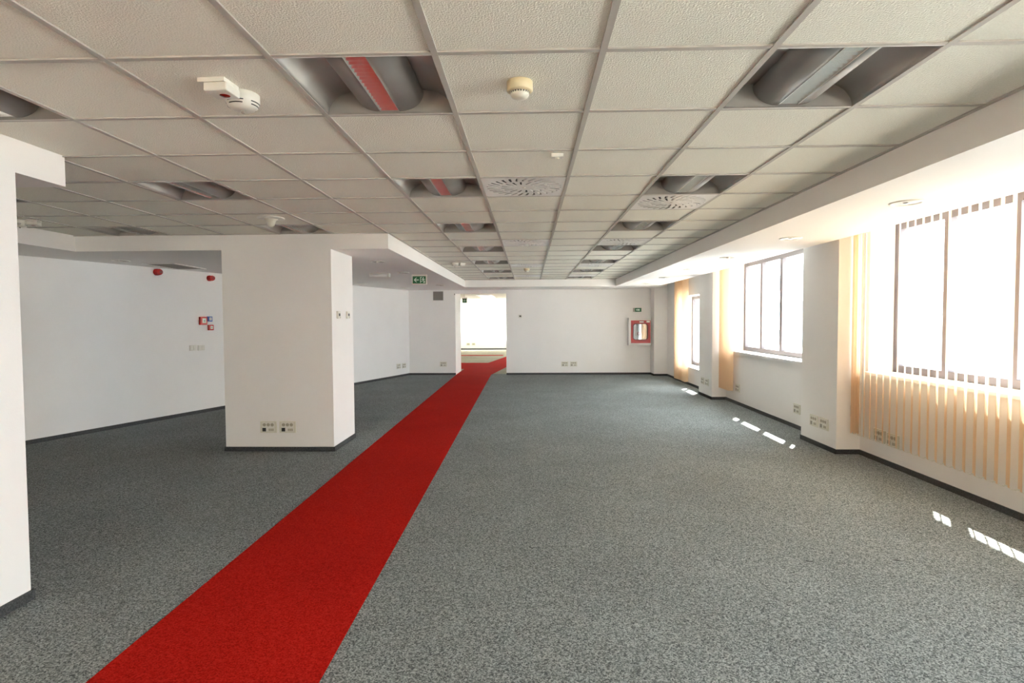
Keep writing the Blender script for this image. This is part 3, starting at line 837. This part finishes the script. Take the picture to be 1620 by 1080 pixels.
# ------------------------------------------------------------------ room beyond the passage
Y2 = 25.8
b = MB()
b.box(-7.2, -7.0, 13.2, 26.2, 0, 2.75)
b.box(-7.0, 4.3, Y2, Y2 + .3, 0, .40); b.box(-7.0, 4.3, Y2, Y2 + .3, 2.36, 2.75)
for x in (-7.0, -4.9, -2.05 + 1.9, 2.6): b.box(x, x + .35, Y2, Y2 + .3, .40, 2.36)
struct(b.build('wall_back_room', M['wall'], weld=False), 'white window wall at the end of the room beyond')
b = MB()
b.box(4.1, 4.3, 13.2, 26.1, 0, .85); b.box(4.1, 4.3, 13.2, 26.1, 2.3, 2.75)
b.box(4.1, 4.3, 13.2, 17.6, .85, 2.3); b.box(4.1, 4.3, 21.2, 26.1, .85, 2.3)  # gap between these panels is an unseen opening added to light the far room
struct(b.build('wall_side_room', M['wall'], weld=False), 'white side wall of the room beyond with an unseen opening added for light')
struct(MB().prism([(-7.0, 14.2), (-1.6, 14.2), (-1.6, 13.25), (4.1, 13.25), (4.1, Y2), (-7.0, Y2)], 0, 0.0004).build('floor_back_room', M['beige']), 'beige carpet of the room beyond the passage')
struct(MB().box(-7.2, 4.3, 13.2, 26.2, H, H + .2).build('ceiling_back_room', M['tile']), 'pale ceiling of the room beyond the passage')
struct(MB().box(-7.0, 4.1, Y2 - .012, Y2, 0, .06).build('baseboard_back_room', M['skirt']), 'dark skirting under the farthest window')
root = struct(empty('window_5', (-1.3, Y2 + .2, .40)), 'wide window at the far end of the room beyond')
m = MB()
for z in (0, 1.91): m.box(-5.5, 5.4, 0, .06, z, z + .05)
for k in range(13): m.box(-5.3 + k * .9 - .025, -5.3 + k * .9 + .025, 0, .06, .05, 1.91)
m.build('window_frame', M['frame'], root, weld=False)
for k in range(12): MB().box(-5.3 + k * .9 + .025, -5.3 + (k + 1) * .9 - .025, .02, .028, .05, 1.91).build('pane', M['glass'], root)
r = empty('vertical_blind', (-1.4, Y2 - .06, .42))
MB().box(-5.5, 5.4, -.02, .02, 1.90, 1.935).build('headrail', M['white_paint'], r)
m = MB()
for k in range(114):
    x = -5.4 + k * .095
    m.add([(x - .05, .008, 0), (x + .05, -.008, 0), (x + .05, -.008, 1.90), (x - .05, .008, 1.90)], [(0, 1, 2, 3)])
s = m.build('slats', M['blind_far'], r, weld=False); s['kind'] = 'stuff'
tag(r, 'ivory vertical blind glowing at the end of the room beyond', 'vertical blind')
for n, x in enumerate((-2.62, -2.36)):
    r = empty('power_outlet', (x, Y2, .27))
    MB().box(-.092, .092, -.012, 0, -.064, .064).build('plate', M['pale_pl'], r, .004)
    MB().box(-.06, .06, -.014, -.012, -.04, .04).build('insert', M['socket'], r)
    tag(r, ['outlet plate under the far ivory blind, beside the passage edge', 'outlet plate under the far ivory blind, second from the passage edge'][n], 'outlet')
r = empty('ceiling_grille', (-1.37, 21.0, H))
m = MB(); m.box(-.3, .3, -1.4, 1.4, -.012, 0); m.build('grille_frame', M['white_paint'], r)
MB().box(-.26, .26, -1.36, 1.36, -.016, -.012).build('grille_face', M['wing'], r)
tag(r, 'grey ceiling panel in the room beyond the passage', 'vent grille')

# ------------------------------------------------------------------ outside
struct(MB().box(4.3, 140, -60, 160, -12.3, -12).build('ground', M['roofing']), 'pale paved yard far below the windows')
def building(x0, x1, y0, y1, z1, label, wy, wz):
    r = empty('office_building', ((x0 + x1) / 2, (y0 + y1) / 2, -12))
    cx, cy = (x0 + x1) / 2, (y0 + y1) / 2
    MB().box(x0 - cx, x1 - cx, y0 - cy, y1 - cy, 0, z1 + 12).build('facade', M['facade'], r)
    MB().box(x0 - cx - .3, x1 - cx + .3, y0 - cy - .3, y1 - cy + .3, z1 + 12, z1 + 12.4).build('roof_edge', M['concrete'], r)
    me = MB().box(-.12, .02, -wy * .28, wy * .28, -wz * .27, wz * .27).mesh('window')
    ny = int((y1 - y0) / wy); nz = int((z1 + 12) / wz)
    for a in range(ny):
        for c in range(nz):
            z = c * wz + wz * .5
            if z - 12 < -7: continue
            obj('window', me, M['facade_glass'], r, (x0 - cx, y0 - cy + (a + .5) * wy, z))
    return tag(r, label, 'building', 'office blocks outside')
building(30, 44, 18, 48, 4.2, 'pale office block outside behind the drawn blind', 3.0, 3.2)
building(30, 42, 56, 90, 9.5, 'tall pale office block outside behind the bare window', 3.4, 3.2)
